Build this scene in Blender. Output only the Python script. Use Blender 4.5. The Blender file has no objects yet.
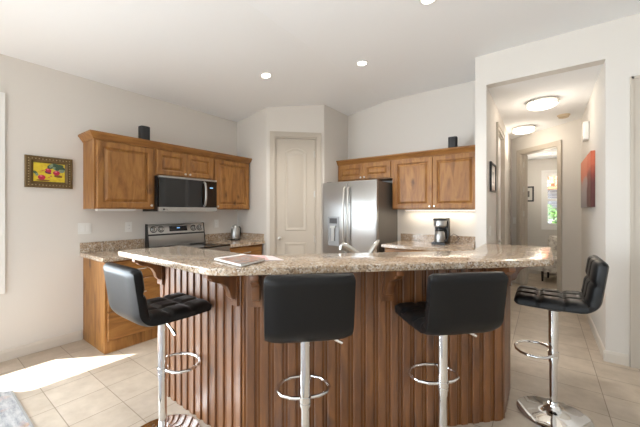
import bpy, bmesh, math, random
from mathutils import Matrix, Vector
random.seed(7)
SC = bpy.context.scene
COL = SC.collection
R = math.radians
H = 1.35

# ------------------------------------------------------------------ camera
cam = bpy.data.cameras.new('camera'); camo = bpy.data.objects.new('camera', cam); COL.objects.link(camo)
camo.location = (0, 0, H); camo.rotation_euler = (R(90), 0, math.atan2(224, 304))
cam.sensor_width = 36; cam.lens = 304 / 640 * 36; cam.shift_y = -2.5 / 640
cam.clip_start = .05; cam.clip_end = 200
SC.camera = camo
# ------------------------------------------------------------------ world, sun, added area lights
W = bpy.data.worlds.new('sky'); SC.world = W; W.use_nodes = True
wn = W.node_tree.nodes; bg = wn['Background']
bg.inputs['Color'].default_value = (.78, .90, 1, 1); bg.inputs['Strength'].default_value = 2.0
sun = bpy.data.lights.new('sun', 'SUN'); suno = bpy.data.objects.new('sun', sun); COL.objects.link(suno)
sun.energy = 19; sun.angle = R(.6); sun.color = (1, .99, .96)
suno.rotation_euler = Vector((1, 1.03, -2.07)).to_track_quat('-Z', 'Y').to_euler()
def area(name, loc, direction, sx, sy, power, color=(1, 1, 1)):
    l = bpy.data.lights.new(name, 'AREA'); o = bpy.data.objects.new(name, l); COL.objects.link(o)
    l.shape = 'RECTANGLE'; l.size = sx; l.size_y = sy; l.energy = power; l.color = color
    o.location = loc; o.rotation_euler = Vector(direction).to_track_quat('-Z', 'Y').to_euler()
    return o
area('added_patio_fill', (-.6, -3.3, 1.3), (0, 1, 0.25), 4.4, 2.2, 38, (.82, .92, 1))  # added area light at the back opening, boosts the daylight indoors
area('added_left_fill', (-4.12, -1.05, 1.2), (1, .75, -.25), 3.0, 2.2, 130, (.82, .92, 1)).data.spread = R(110)  # added area light aimed at the bar, boosts light from the left
SC.view_settings.view_transform = 'Standard'; SC.view_settings.look = 'None'
SC.view_settings.gamma = 1; SC.view_settings.use_curve_mapping = False
SC.view_settings.exposure = 0.36

# ------------------------------------------------------------------ mesh helper
class MB:
    def __init__(s, M=None):
        s.bm = bmesh.new(); s.M = M or Matrix(); s.mi = 0
    def _fin(s, verts, faces):
        for v in verts: v.co = s.M @ v.co
        for f in faces: f.material_index = s.mi
    def box(s, a, b, bev=0, seg=2):
        x0, y0, z0 = a; x1, y1, z1 = b
        vs = [s.bm.verts.new(p) for p in ((x0,y0,z0),(x1,y0,z0),(x1,y1,z0),(x0,y1,z0),(x0,y0,z1),(x1,y0,z1),(x1,y1,z1),(x0,y1,z1))]
        fs = [s.bm.faces.new([vs[i] for i in q]) for q in ((3,2,1,0),(4,5,6,7),(0,1,5,4),(1,2,6,5),(2,3,7,6),(3,0,4,7))]
        s._fin(vs, fs)
        if bev: s._bev(fs, bev, seg)
        return s
    def _bev(s, fs, bev, seg, ang=.5):
        es = set(e for f in fs for e in f.edges if len(e.link_faces) == 2 and e.calc_face_angle(0) > ang)
        r = bmesh.ops.bevel(s.bm, geom=list(es), offset=bev, segments=seg, affect='EDGES', profile=.5)
        for f in r['faces']: f.material_index = s.mi
    def prism(s, poly, z0, z1, bev=0, seg=2, axis='z'):
        def P(p, z):
            if axis == 'z': return (p[0], p[1], z)
            if axis == 'x': return (z, p[0], p[1])
            return (p[0], z, p[1])
        a = [s.bm.verts.new(P(p, z0)) for p in poly]; b = [s.bm.verts.new(P(p, z1)) for p in poly]
        n = len(poly); fs = [s.bm.faces.new(a[::-1]), s.bm.faces.new(b)]
        for i in range(n): fs.append(s.bm.faces.new((a[i], a[(i+1) % n], b[(i+1) % n], b[i])))
        s._fin(a + b, fs)
        bmesh.ops.recalc_face_normals(s.bm, faces=fs)
        if bev: s._bev(fs, bev, seg)
        return s
    def loft(s, rings, closed_ring=True, cap0=True, cap1=True, loop=False):
        vr = [[s.bm.verts.new(p) for p in r] for r in rings]; fs = []
        m = len(vr); n = len(vr[0])
        for i in range(m if loop else m - 1):
            A, B = vr[i], vr[(i+1) % m]
            for j in range(n if closed_ring else n - 1):
                k = (j + 1) % n
                fs.append(s.bm.faces.new((A[j], A[k], B[k], B[j])))
        if not loop and closed_ring:
            if cap0: fs.append(s.bm.faces.new(vr[0][::-1]))
            if cap1: fs.append(s.bm.faces.new(vr[-1]))
        bmesh.ops.recalc_face_normals(s.bm, faces=fs)
        s._fin([v for r in vr for v in r], fs)
        return s
    def cyl(s, p0, p1, r0, r1=None, seg=24):
        p0 = Vector(p0); p1 = Vector(p1); r1 = r0 if r1 is None else r1
        q = (p1 - p0).to_track_quat('Z', 'Y').to_matrix()
        c = [q @ Vector((math.cos(2*math.pi*i/seg), math.sin(2*math.pi*i/seg), 0)) for i in range(seg)]
        return s.loft([[p0 + v*r0 for v in c], [p1 + v*r1 for v in c]])
    def lathe(s, prof, c=(0, 0, 0), seg=32, axis='z'):
        rings = []
        for r, z in prof:
            ring = []
            for i in range(seg):
                a = 2*math.pi*i/seg; x, y = max(r, 1e-4)*math.cos(a), max(r, 1e-4)*math.sin(a)
                p = (x, y, z) if axis == 'z' else ((x, -z, y) if axis == 'y' else (z, x, y))
                ring.append((c[0]+p[0], c[1]+p[1], c[2]+p[2]))
            rings.append(ring)
        return s.loft(rings)
    def tube(s, pts, r, seg=10, loop=False, rs=None):
        pts = [Vector(p) for p in pts]; n = len(pts); rings = []; up = None
        for i, p in enumerate(pts):
            if loop: t = pts[(i+1) % n] - pts[i-1]
            else: t = pts[min(i+1, n-1)] - pts[max(i-1, 0)]
            t.normalize()
            if up is None: up = Vector((0, 0, 1)) if abs(t.z) < .9 else Vector((1, 0, 0))
            a = t.cross(up).normalized(); up = a.cross(t).normalized()
            rr = rs[i] if rs else r
            rings.append([p + a*rr*math.cos(2*math.pi*j/seg) + up*rr*math.sin(2*math.pi*j/seg) for j in range(seg)])
        return s.loft(rings, loop=loop)
    def sphere(s, c, r, seg=20, rings=12):
        if not hasattr(r, '__len__'): r = (r, r, r)
        L = []
        for i in range(1, rings):
            a = math.pi*i/rings
            L.append([(c[0]+r[0]*math.sin(a)*math.cos(2*math.pi*j/seg), c[1]+r[1]*math.sin(a)*math.sin(2*math.pi*j/seg), c[2]-r[2]*math.cos(a)) for j in range(seg)])
        return s.loft(L)
    def rings_rect(s, x0, x1, z0, z1, prof):
        """nested rectangles in the xz plane: prof = [(inset, y)], closed front and back"""
        L = [[(x0+d, y, z0+d), (x1-d, y, z0+d), (x1-d, y, z1-d), (x0+d, y, z1-d)] for d, y in prof]
        return s.loft(L)
    def outline_panel(s, poly, prof):
        """nested inset copies of an xz outline (counter-clockwise), prof = [(inset, y)]"""
        return s.loft([[(p[0], y, p[1]) for p in offset(poly, d)] for d, y in prof], cap0=False)
    def build(s, name, mats, parent=None, smooth=35):
        me = bpy.data.meshes.new(name); s.bm.to_mesh(me); s.bm.free()
        for m in (mats if isinstance(mats, (list, tuple)) else [mats]): me.materials.append(m)
        if smooth:
            me.polygons.foreach_set('use_smooth', [True]*len(me.polygons)); me.set_sharp_from_angle(angle=R(smooth))
        o = bpy.data.objects.new(name, me); COL.objects.link(o)
        if parent: o.parent = parent
        return o

def offset(poly, d):
    n = len(poly); out = []
    for i in range(n):
        p0, p, p1 = Vector(poly[i-1]), Vector(poly[i]), Vector(poly[(i+1) % n])
        a = (p - p0).normalized(); b = (p1 - p).normalized()
        na = Vector((-a.y, a.x)); nb = Vector((-b.y, b.x)); m = (na + nb)
        m = m / max(m.length_squared/2, .3)
        out.append((p.x + m.x*d, p.y + m.y*d))
    return out
def tag(o, label=None, cat=None, group=None, kind=None):
    if label: o['label'] = label
    if cat: o['category'] = cat
    if group: o['group'] = group
    if kind: o['kind'] = kind
    return o
def thing(name, label, cat, loc=(0, 0, 0), rotz=0, group=None):
    o = bpy.data.objects.new(name, None); COL.objects.link(o); o.empty_display_size = .1
    o.location = loc; o.rotation_euler = (0, 0, R(rotz))
    return tag(o, label, cat, group)
def place(o, loc, rotz=0):
    o.location = loc; o.rotation_euler = (0, 0, R(rotz)); return o
def struct(o, label=None): return tag(o, label, kind='structure')
def dup(root, loc, rotz, label, group=None, lift=0):
    r = root.copy(); COL.objects.link(r); r.location = loc; r.rotation_euler = (0, 0, R(rotz)); r['label'] = label
    if group: r['group'] = group
    for ch in list(root.children):
        c = ch.copy(); COL.objects.link(c); c.parent = r
        if lift and ch.name.split('.')[0] in ('seat', 'backrest', 'seat_plate', 'post', 'lever'): c.location.z += lift
        for g in ch.children:
            d = g.copy(); COL.objects.link(d); d.parent = c
    return r
def rrect(x0, x1, y0, y1, r, n=6):
    P = []
    for cx, cy, a in ((x1-r, y0+r, -90), (x1-r, y1-r, 0), (x0+r, y1-r, 90), (x0+r, y0+r, 180)):
        for i in range(n+1):
            t = R(a + 90*i/n); P.append((cx + r*math.cos(t), cy + r*math.sin(t)))
    return P
def round_poly(poly, rad, n=6):
    out = []; m = len(poly)
    for i in range(m):
        r = rad[i] if hasattr(rad, '__len__') else rad
        p0, p, p1 = Vector(poly[i-1]), Vector(poly[i]), Vector(poly[(i+1) % m])
        a = (p0 - p).normalized(); b = (p1 - p).normalized()
        if r <= 0: out.append(tuple(p)); continue
        for k in range(n+1):
            t = k/n; q = (p + a*r)*(1-t)**2 + p*2*t*(1-t) + (p + b*r)*t*t; out.append(tuple(q))
    return out

# ------------------------------------------------------------------ materials
def nodes(name):
    m = bpy.data.materials.new(name); m.use_nodes = True
    return m, m.node_tree.nodes, m.node_tree.links, m.node_tree.nodes['Principled BSDF']
def plain(name, c, rough=.5, metal=0, coat=0, bump=0, bscale=200, emit=0, spec=.5):
    m, n, l, b = nodes(name)
    b.inputs['Base Color'].default_value = (*c, 1); b.inputs['Roughness'].default_value = rough
    b.inputs['Metallic'].default_value = metal; b.inputs['Coat Weight'].default_value = coat
    b.inputs['Specular IOR Level'].default_value = spec
    if emit: b.inputs['Emission Color'].default_value = (*c, 1); b.inputs['Emission Strength'].default_value = emit
    if bump:
        tc = n.new('ShaderNodeTexCoord'); t = n.new('ShaderNodeTexNoise'); bp = n.new('ShaderNodeBump')
        t.inputs['Scale'].default_value = bscale; t.inputs['Detail'].default_value = 3
        bp.inputs['Strength'].default_value = bump; bp.inputs['Distance'].default_value = .003
        l.new(tc.outputs['Object'], t.inputs['Vector']); l.new(t.outputs['Fac'], bp.inputs['Height']); l.new(bp.outputs['Normal'], b.inputs['Normal'])
    return m
def ramp(n, stops):
    r = n.new('ShaderNodeValToRGB'); e = r.color_ramp.elements
    while len(e) < len(stops): e.new(.5)
    for el, (p, c) in zip(e, stops): el.position = p; el.color = (*c, 1)
    return r
def wood(name, dark, mid, light, rough=.46, axis='z', coat=.08, knots=1.0, cr=.25, cior=1.5):
    m, n, l, b = nodes(name)
    tc = n.new('ShaderNodeTexCoord'); oi = n.new('ShaderNodeObjectInfo'); mul = n.new('ShaderNodeMath'); mul.operation = 'MULTIPLY'; mul.inputs[1].default_value = 17
    add = n.new('ShaderNodeVectorMath'); add.operation = 'ADD'
    l.new(oi.outputs['Random'], mul.inputs[0]); l.new(tc.outputs['Object'], add.inputs[0]); l.new(mul.outputs[0], add.inputs[1])
    def mp(sc):
        q = n.new('ShaderNodeMapping'); q.inputs['Scale'].default_value = sc; l.new(add.outputs[0], q.inputs['Vector']); return q
    g = {'z': (7, 7, 1.2), 'x': (1.2, 7, 7), 'y': (7, 1.2, 7)}[axis]
    k = {'z': (4.5, 4.5, 2.2), 'x': (2.2, 4.5, 4.5), 'y': (4.5, 2.2, 4.5)}[axis]
    t = n.new('ShaderNodeTexNoise'); t.inputs['Scale'].default_value = 2; t.inputs['Detail'].default_value = 7; t.inputs['Roughness'].default_value = .55; t.inputs['Distortion'].default_value = 1.3
    l.new(mp(g).outputs[0], t.inputs['Vector'])
    rp = ramp(n, [(.28, dark), (.5, mid), (.72, light)]); l.new(t.outputs['Fac'], rp.inputs[0])
    v = n.new('ShaderNodeTexVoronoi'); v.inputs['Scale'].default_value = 1.0; v.inputs['Randomness'].default_value = 1
    wob = n.new('ShaderNodeTexNoise'); wob.inputs['Scale'].default_value = 9; l.new(add.outputs[0], wob.inputs['Vector'])
    mixv = n.new('ShaderNodeVectorMath'); mixv.operation = 'MULTIPLY_ADD'; mixv.inputs[1].default_value = (.25, .25, .25)
    l.new(wob.outputs['Color'], mixv.inputs[0]); l.new(mp(k).outputs[0], mixv.inputs[2]); l.new(mixv.outputs[0], v.inputs['Vector'])
    kr = ramp(n, [(.04, (1, 1, 1)), (.17, (0, 0, 0))]); l.new(v.outputs['Distance'], kr.inputs[0])
    fm = n.new('ShaderNodeMath'); fm.operation = 'MULTIPLY'; fm.inputs[1].default_value = .85*knots; l.new(kr.outputs[0], fm.inputs[0])
    mx = n.new('ShaderNodeMix'); mx.data_type = 'RGBA'; l.new(fm.outputs[0], mx.inputs['Factor']); l.new(rp.outputs[0], mx.inputs['A'])
    mx.inputs['B'].default_value = (dark[0]*.4, dark[1]*.35, dark[2]*.3, 1)
    l.new(mx.outputs['Result'], b.inputs['Base Color']); b.inputs['Roughness'].default_value = rough; b.inputs['Coat Weight'].default_value = coat; b.inputs['Coat Roughness'].default_value = cr; b.inputs['Coat IOR'].default_value = cior
    bp = n.new('ShaderNodeBump'); bp.inputs['Strength'].default_value = .12; bp.inputs['Distance'].default_value = .002
    l.new(t.outputs['Fac'], bp.inputs['Height']); l.new(bp.outputs['Normal'], b.inputs['Normal'])
    return m
def granite(name):
    m, n, l, b = nodes(name)
    tc = n.new('ShaderNodeTexCoord')
    a = n.new('ShaderNodeTexNoise'); a.inputs['Scale'].default_value = 13; a.inputs['Detail'].default_value = 5; a.inputs['Roughness'].default_value = .65; a.inputs['Distortion'].default_value = .6
    l.new(tc.outputs['Object'], a.inputs['Vector'])
    ra = ramp(n, [(.3, (.22, .135, .075)), (.45, (.37, .26, .165)), (.56, (.50, .39, .28)), (.72, (.60, .53, .45))]); l.new(a.outputs['Fac'], ra.inputs[0])
    v = n.new('ShaderNodeTexVoronoi'); v.inputs['Scale'].default_value = 120; l.new(tc.outputs['Object'], v.inputs['Vector'])
    sp = n.new('ShaderNodeSeparateColor'); l.new(v.outputs['Color'], sp.inputs[0])
    rv = ramp(n, [(0, (.03, .022, .02)), (.13, (.035, .025, .02)), (.16, (.24, .13, .07)), (.32, (.28, .17, .1)), (.36, (.45, .34, .24)), (.8, (.54, .45, .35)), (.84, (.72, .69, .65))]); rv.color_ramp.interpolation = 'LINEAR'
    l.new(sp.outputs[0], rv.inputs[0])
    mx = n.new('ShaderNodeMix'); mx.data_type = 'RGBA'; mx.inputs['Factor'].default_value = .5
    l.new(ra.outputs[0], mx.inputs['A']); l.new(rv.outputs[0], mx.inputs['B']); l.new(mx.outputs['Result'], b.inputs['Base Color'])
    b.inputs['Roughness'].default_value = .13
    return m
def tile(name):
    m, n, l, b = nodes(name)
    tc = n.new('ShaderNodeTexCoord'); mp = n.new('ShaderNodeMapping'); mp.inputs['Location'].default_value = (-.348 + .305*40, -.60 + .305*40, 0)
    l.new(tc.outputs['Object'], mp.inputs['Vector'])
    br = n.new('ShaderNodeTexBrick'); br.offset = 0; br.squash = 1
    br.inputs['Scale'].default_value = 1; br.inputs['Brick Width'].default_value = .305; br.inputs['Row Height'].default_value = .305; br.inputs['Mortar Size'].default_value = .0028; br.inputs['Mortar Smooth'].default_value = .2
    br.inputs['Color1'].default_value = (.50, .42, .335, 1); br.inputs['Color2'].default_value = (.56, .475, .385, 1); br.inputs['Mortar'].default_value = (.27, .21, .155, 1)
    l.new(mp.outputs[0], br.inputs['Vector'])
    t = n.new('ShaderNodeTexNoise'); t.inputs['Scale'].default_value = 7; t.inputs['Detail'].default_value = 6; t.inputs['Roughness'].default_value = .6; l.new(mp.outputs[0], t.inputs['Vector'])
    rp = ramp(n, [(.3, (.82, .80, .77)), (.7, (1.06, 1.06, 1.06))]); l.new(t.outputs['Fac'], rp.inputs[0])
    mx = n.new('ShaderNodeMix'); mx.data_type = 'RGBA'; mx.blend_type = 'MULTIPLY'; mx.inputs['Factor'].default_value = 1
    l.new(br.outputs['Color'], mx.inputs['A']); l.new(rp.outputs[0], mx.inputs['B']); l.new(mx.outputs['Result'], b.inputs['Base Color'])
    b.inputs['Roughness'].default_value = .38
    bp = n.new('ShaderNodeBump'); bp.inputs['Strength'].default_value = .35; bp.inputs['Distance'].default_value = .002; bp.invert = True
    l.new(br.outputs['Fac'], bp.inputs['Height']); l.new(bp.outputs['Normal'], b.inputs['Normal'])
    return m
def steel(name, c=(.47, .46, .445), rough=.33, axis='z', streak=.05):
    m, n, l, b = nodes(name)
    b.inputs['Base Color'].default_value = (*c, 1); b.inputs['Metallic'].default_value = 1
    tc = n.new('ShaderNodeTexCoord'); mp = n.new('ShaderNodeMapping'); mp.inputs['Scale'].default_value = {'z': (260, 260, 3), 'x': (3, 260, 260)}[axis]
    t = n.new('ShaderNodeTexNoise'); t.inputs['Scale'].default_value = 1; l.new(tc.outputs['Object'], mp.inputs[0]); l.new(mp.outputs[0], t.inputs['Vector'])
    mr = n.new('ShaderNodeMapRange'); mr.inputs['To Min'].default_value = rough - streak/2; mr.inputs['To Max'].default_value = rough + streak/2
    l.new(t.outputs['Fac'], mr.inputs[0]); l.new(mr.outputs[0], b.inputs['Roughness'])
    tg = n.new('ShaderNodeTangent'); tg.direction_type = 'RADIAL'; tg.axis = 'Z'; l.new(tg.outputs[0], b.inputs['Tangent']); b.inputs['Anisotropic'].default_value = .75
    return m
def glass(name):
    m, n, l, b = nodes(name); n.remove(b)
    o = n['Material Output']; tr = n.new('ShaderNodeBsdfTransparent'); gl = n.new('ShaderNodeBsdfGlossy'); gl.inputs['Roughness'].default_value = .02
    fr = n.new('ShaderNodeMapRange'); lw = n.new('ShaderNodeLayerWeight'); lw.inputs['Blend'].default_value = .5; pw = n.new('ShaderNodeMath'); pw.operation = 'POWER'; pw.inputs[1].default_value = 5; l.new(lw.outputs['Facing'], pw.inputs[0]); l.new(pw.outputs[0], fr.inputs[0]); fr.inputs['To Min'].default_value = .04; mx = n.new('ShaderNodeMixShader')
    l.new(fr.outputs[0], mx.inputs[0]); l.new(tr.outputs[0], mx.inputs[1]); l.new(gl.outputs[0], mx.inputs[2]); l.new(mx.outputs[0], o.inputs['Surface'])
    return m
def blotch(name, scale, stops, rough=.6, kind='noise'):
    m, n, l, b = nodes(name)
    tc = n.new('ShaderNodeTexCoord'); t = n.new('ShaderNodeTexNoise'); t.inputs['Scale'].default_value = scale; t.inputs['Detail'].default_value = 4
    l.new(tc.outputs['Object'], t.inputs['Vector']); rp = ramp(n, stops); l.new(t.outputs['Fac'], rp.inputs[0]); l.new(rp.outputs[0], b.inputs['Base Color'])
    b.inputs['Roughness'].default_value = rough
    return m
def rug_mat(name):
    m, n, l, b = nodes(name)
    tc = n.new('ShaderNodeTexCoord')
    mp = n.new('ShaderNodeMapping'); mp.inputs['Scale'].default_value = (7, 26, 1); mp.inputs['Rotation'].default_value = (0, 0, R(12)); l.new(tc.outputs['Object'], mp.inputs[0])
    t = n.new('ShaderNodeTexNoise'); t.inputs['Scale'].default_value = 1.2; t.inputs['Detail'].default_value = 6; t.inputs['Roughness'].default_value = .7; l.new(mp.outputs[0], t.inputs['Vector'])
    r1 = ramp(n, [(.3, (.20, .20, .22)), (.45, (.36, .36, .37)), (.6, (.52, .51, .50))]); l.new(t.outputs['Fac'], r1.inputs[0])
    t2 = n.new('ShaderNodeTexNoise'); t2.inputs['Scale'].default_value = 16; t2.inputs['Detail'].default_value = 3; l.new(tc.outputs['Object'], t2.inputs['Vector'])
    r2 = ramp(n, [(.30, (.12, .16, .32)), (.42, (.45, .42, .4)), (.52, (.5, .2, .16)), (.62, (.55, .3, .1))]); l.new(t2.outputs['Fac'], r2.inputs[0])
    t3 = n.new('ShaderNodeTexNoise'); t3.inputs['Scale'].default_value = 2.6; t3.inputs['Detail'].default_value = 4; l.new(tc.outputs['Object'], t3.inputs['Vector'])
    r3 = ramp(n, [(.50, (0, 0, 0)), (.60, (.75, .75, .75))]); l.new(t3.outputs['Fac'], r3.inputs[0])
    mx = n.new('ShaderNodeMix'); mx.data_type = 'RGBA'; l.new(r3.outputs[0], mx.inputs['Factor']); l.new(r1.outputs[0], mx.inputs['A']); l.new(r2.outputs[0], mx.inputs['B'])
    l.new(mx.outputs['Result'], b.inputs['Base Color']); b.inputs['Roughness'].default_value = .95
    bp = n.new('ShaderNodeBump'); bp.inputs['Strength'].default_value = .5; bp.inputs['Distance'].default_value = .004
    n2 = n.new('ShaderNodeTexNoise'); n2.inputs['Scale'].default_value = 250; l.new(tc.outputs['Object'], n2.inputs['Vector']); l.new(n2.outputs['Fac'], bp.inputs['Height']); l.new(bp.outputs['Normal'], b.inputs['Normal'])
    return m

M_wall = plain('wall_paint', (.69, .655, .61), .75, bump=.06, bscale=60)
M_ceil = plain('ceiling_paint', (.86, .87, .88), .9, bump=.08, bscale=50)
M_trim = plain('trim_paint', (.53, .475, .405), .45)
M_base = plain('baseboard_paint', (.64, .585, .515), .5)
M_white = plain('white_paint', (.82, .81, .79), .45)
M_plate = plain('white_plastic', (.80, .79, .76), .35)
M_floor = tile('floor_tile')
M_wood = wood('alder_upright', (.165, .063, .012), (.285, .122, .027), (.385, .182, .046))
M_woodx = wood('alder_lengthwise', (.165, .063, .012), (.285, .122, .027), (.385, .182, .046), axis='x')
M_barw = wood('bar_board_wood', (.080, .022, .003), (.155, .050, .006), (.225, .080, .012), rough=.36, coat=.8, cr=.52, cior=1.62)
M_groove = wood('bar_groove_wood', (.075, .022, .003), (.145, .048, .007), (.21, .078, .014), rough=.45, coat=.0)
M_gran = granite('speckled_granite')
M_steel = steel('brushed_steel')
M_steelx = steel('brushed_steel_level', axis='x')
M_side = plain('grey_fridge_side', (.17, .155, .14), .45, metal=.35)
M_chrome = plain('chrome', (.80, .80, .80), .06, metal=1)
M_nickel = plain('satin_nickel', (.62, .60, .56), .28, metal=1)
M_black = plain('black_plastic', (.012, .012, .013), .35)
M_bglass = plain('black_glass', (.008, .008, .009), .06, spec=.6)
M_leather = plain('black_leatherette', (.007, .007, .0075), .40, bump=.1, bscale=260, spec=.28)
M_piping = plain('black_piping', (.014, .014, .015), .4)
M_bronze = plain('bronze_gold', (.16, .105, .045), .4, metal=.5)
M_bead = plain('gold_bead', (.42, .32, .17), .35, metal=.6)
M_glass = glass('window_glass')
M_lamp = plain('lamp_diffuser', (1, .93, .82), .4, emit=1.8)
M_can = plain('recessed_lamp', (1, .95, .86), .4, emit=9)
M_led = plain('cabinet_strip_lamp', (1, .90, .75), .4, emit=3)
M_display = plain('lit_display', (.25, .5, .8), .3, emit=.8)
M_rug = rug_mat('rug_wool')

def fluted(): pass

# ------------------------------------------------------------------ structure
b = MB(); b.box((-4.1, -3.4, -.1), (3.5, 8.3, 0)); struct(b.build('floor', M_floor, smooth=0))
def wall(name, loc, rot, length, h, openings=(), th=.12, z0=0, mat=None):
    """front face on local y=0, body behind it; openings = (x0, x1, z0, z1)"""
    b = MB(); xs = 0
    for x0, x1, a, c in sorted(openings):
        if x0 > xs: b.box((xs, 0, z0), (x0, th, h))
        if a > z0: b.box((x0, 0, z0), (x1, th, a))
        if c < h: b.box((x0, 0, c), (x1, th, h))
        xs = x1
    if xs < length: b.box((xs, 0, z0), (length, th, h))
    o = b.build(name, mat or M_wall, smooth=0); place(o, loc, rot); return struct(o)
XL = -3.915
WY0, WY1, WZ0, WZ1 = -.42, .47, .66, 2.36
wall('wall_left', (XL, -3.3, 0), 90, 6.52, 3.12, [(.42, 2.74, .02, 2.40), (WY0+3.3, WY1+3.3, WZ0, WZ1)])  # first opening is for the added glazed door, second for the window
wall('wall_range', (XL-.1, 3.10, 0), 0, .765, 3.12)
S2 = math.sqrt(.5)
PA = (-3.25, 3.10); PLEN = .85
wall('wall_pantry', (PA[0], PA[1], 0), 45, PLEN, 3.12, [(.115, .735, 0, 2.44)], th=.11)
wall('wall_return', (-2.65, 3.70, 0), 90, .80, 3.12)
wall('wall_fridge', (-2.75, 4.386, 0), 0, 2.14, 3.12)
wall('wall_hall_left', (-.504, 3.73, 0), 90, 3.2, 3.12, [(.90, 1.60, 0, 2.44)], th=.109)
b = MB(); b.box((-.504, 3.73, 2.72), (.446, 3.85, 3.12)); struct(b.build('wall_header', M_wall, smooth=0))
wall('wall_door', (.446, 3.73, 0), 0, 3.0, 3.12, [(.225, 1.05, 0, 2.44)])
wall('wall_hall_right', (.446, 5.93, 0), -90, 2.08, 3.12)
# end wall of the hall runs at 45 degrees
EW = (-1.72, 8.07)
wall('wall_hall_end', (EW[0], EW[1], 0), -45, 3.10, 2.9, [(1.945, 2.688, 0, 2.40)])
wall('wall_study', (-2.0, 8.05, 0), 0, 4.2, 2.9, [(2.02, 2.62, 1.02, 2.15)])
wall('wall_study_right', (1.9, 8.1, 0), -90, 2.2, 2.9)
wall('wall_study_front', (.5, 5.93, 0), 0, 1.5, 2.9)
wall('wall_right', (3.3, 3.85, 0), -90, 7.2, 3.12)
wall('wall_back', (3.4, -3.2, 0), 180, 7.5, 3.12, [(1.4, 6.6, 0.02, 2.45)])
# ceilings
b = MB(); b.prism([(-4.1, 2.729), (-1.95, 3.05), (3.45, 3.05), (3.45, 3.2), (-4.1, 3.2)], -3.35, 4.5, axis='y'); struct(b.build('ceiling', M_ceil, smooth=0))
b = MB(); b.prism([(-.56, 3.85), (.50, 3.85), (.50, 5.9), (-.56, 6.97)], 2.72, 2.9); struct(b.build('ceiling_hall', M_ceil, smooth=0))
b = MB(); b.prism([(-1.66, 8.1), (.52, 5.92), (1.95, 5.92), (1.95, 8.1)], 2.46, 2.7); struct(b.build('ceiling_study', M_ceil, smooth=0))
b = MB(); b.prism([(-4.40, 2.68), (-4.04, 2.70), (-4.04, 2.85), (-4.40, 2.80)], -3.4, 3.4, axis='y'); struct(b.build('roof_overhang', M_white, smooth=0))

# baseboards
def baseboard(name, loc, rot, x0, x1):
    b = MB(); b.prism([(0, 0), (-.014, 0), (-.014, .075), (-.009, .092), (-.004, .098), (0, .098)], x0, x1, axis='x')
    return struct(place(b.build(name, M_base, smooth=0), loc, rot))
baseboard('baseboard_left', (XL, -3.2, 0), 90, 2.70, 4.285)
baseboard('baseboard_hall_corner', (.446, 3.73, 0), 0, -.014, .15)
baseboard('baseboard_hall_right', (.446, 5.93, 0), -90, 0, 2.2)
baseboard('baseboard_hall_left', (-.504, 3.73, 0), 90, 0, .82)
baseboard('baseboard_stub', (-.613, 3.73, 0), 0, 0, .109)
baseboard('baseboard_hall_end', (EW[0], EW[1], 0), -45, 1.74, 1.87)
baseboard('baseboard_study', (-2.0, 8.05, 0), 0, .4, 3.9)
# door casings and doors
def casing(name, loc, rot, x0, x1, zt, w=.062, jamb=.11, mat=None):
    """frame round an opening x0..x1, top zt, on the front plane, with jambs through the wall"""
    b = MB()
    for X, sgn in ((x0, -1), (x1, 1)):
        a, c = sorted((X, X + sgn*w)); b.box((a, -.018, 0), (c, 0, zt + w), .004)
        a, c = sorted((X + sgn*(w-.014), X + sgn*(w+.008))); b.box((a, -.026, 0), (c, 0, zt + w + .008), .004)
        a, c = sorted((X, X - sgn*.018)); b.box((a, .0, 0), (c, jamb, zt))
        a, c = sorted((X - sgn*.018, X - sgn*.03)); b.box((a, .055, 0), (c, jamb-.02, zt - .018))
    b.box((x0, -.018, zt), (x1, 0, zt + w), .004); b.box((x0 - w, -.026, zt + w - .014), (x1 + w, 0, zt + w + .008), .004)
    b.box((x0 + .018, 0, zt - .018), (x1 - .018, jamb, zt))
    return struct(place(b.build(name, mat or M_trim), loc, rot))
def arch_panel(x0, x1, z0, z1, rise, n=12):
    P = [(x0, z0), (x1, z0)]
    for i in range(n+1):
        t = i/n; P.append((x1 + (x0-x1)*t, z1 - rise + rise*math.sin(math.pi*t)**1.0 if rise else z1))
    return P
def panel_door(name, loc, rot, w, h, panels, mat, knob_x=None, hinges=None, y=.02, th=.035, knob_z=.95, thin=False):
    b = MB(); b.box((0, y, .006), (w, y + th, h), .002)
    for x0, x1, z0, z1, rise in panels:
        P = arch_panel(x0, x1, z0, z1, rise) if rise else [(x0, z0), (x1, z0), (x1, z1), (x0, z1)]
        b.outline_panel(P, [(0, y), (.006, y-.007), (.018, y-.007), (.028, y-.0008), (.046, y-.0008), (.062, y-.006)])
    d = struct(place(b.build(name, mat), loc, rot))
    if knob_x is not None:
        k = MB(); k.lathe([(.026, 0), (.026, .006), (.010, .010), (.010, .030), (.022, .036), (.028, .046), (.026, .058), (.014, .064), (0, .065)], (knob_x, y, knob_z), 20, axis='y')
        k.build('door_knob', M_nickel, d)
    if hinges:
        for z in hinges[1]:
            k = MB(); k.cyl((hinges[0], y-.008, z-.045), (hinges[0], y-.008, z+.045), .008, seg=10); k.box((hinges[0]-.016, y-.003, z-.045), (hinges[0]+.016, y, z+.045))
            k.build('hinge', M_nickel, d)
    return d
# pantry
casing('trim_1', (PA[0], PA[1], 0), 45, .115, .735, 2.44)
c45 = lambda x, y: (PA[0] + (x-y)*S2, PA[1] + (x+y)*S2, 0)
panel_door('door_1', c45(.136, 0), 45, .578, 2.418, [(.13, .448, 1.06, 2.28, .06), (.13, .448, .22, .88, 0)], M_trim, knob_x=.055, hinges=(.574, (.25, .93, 1.6, 2.2)))
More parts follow.
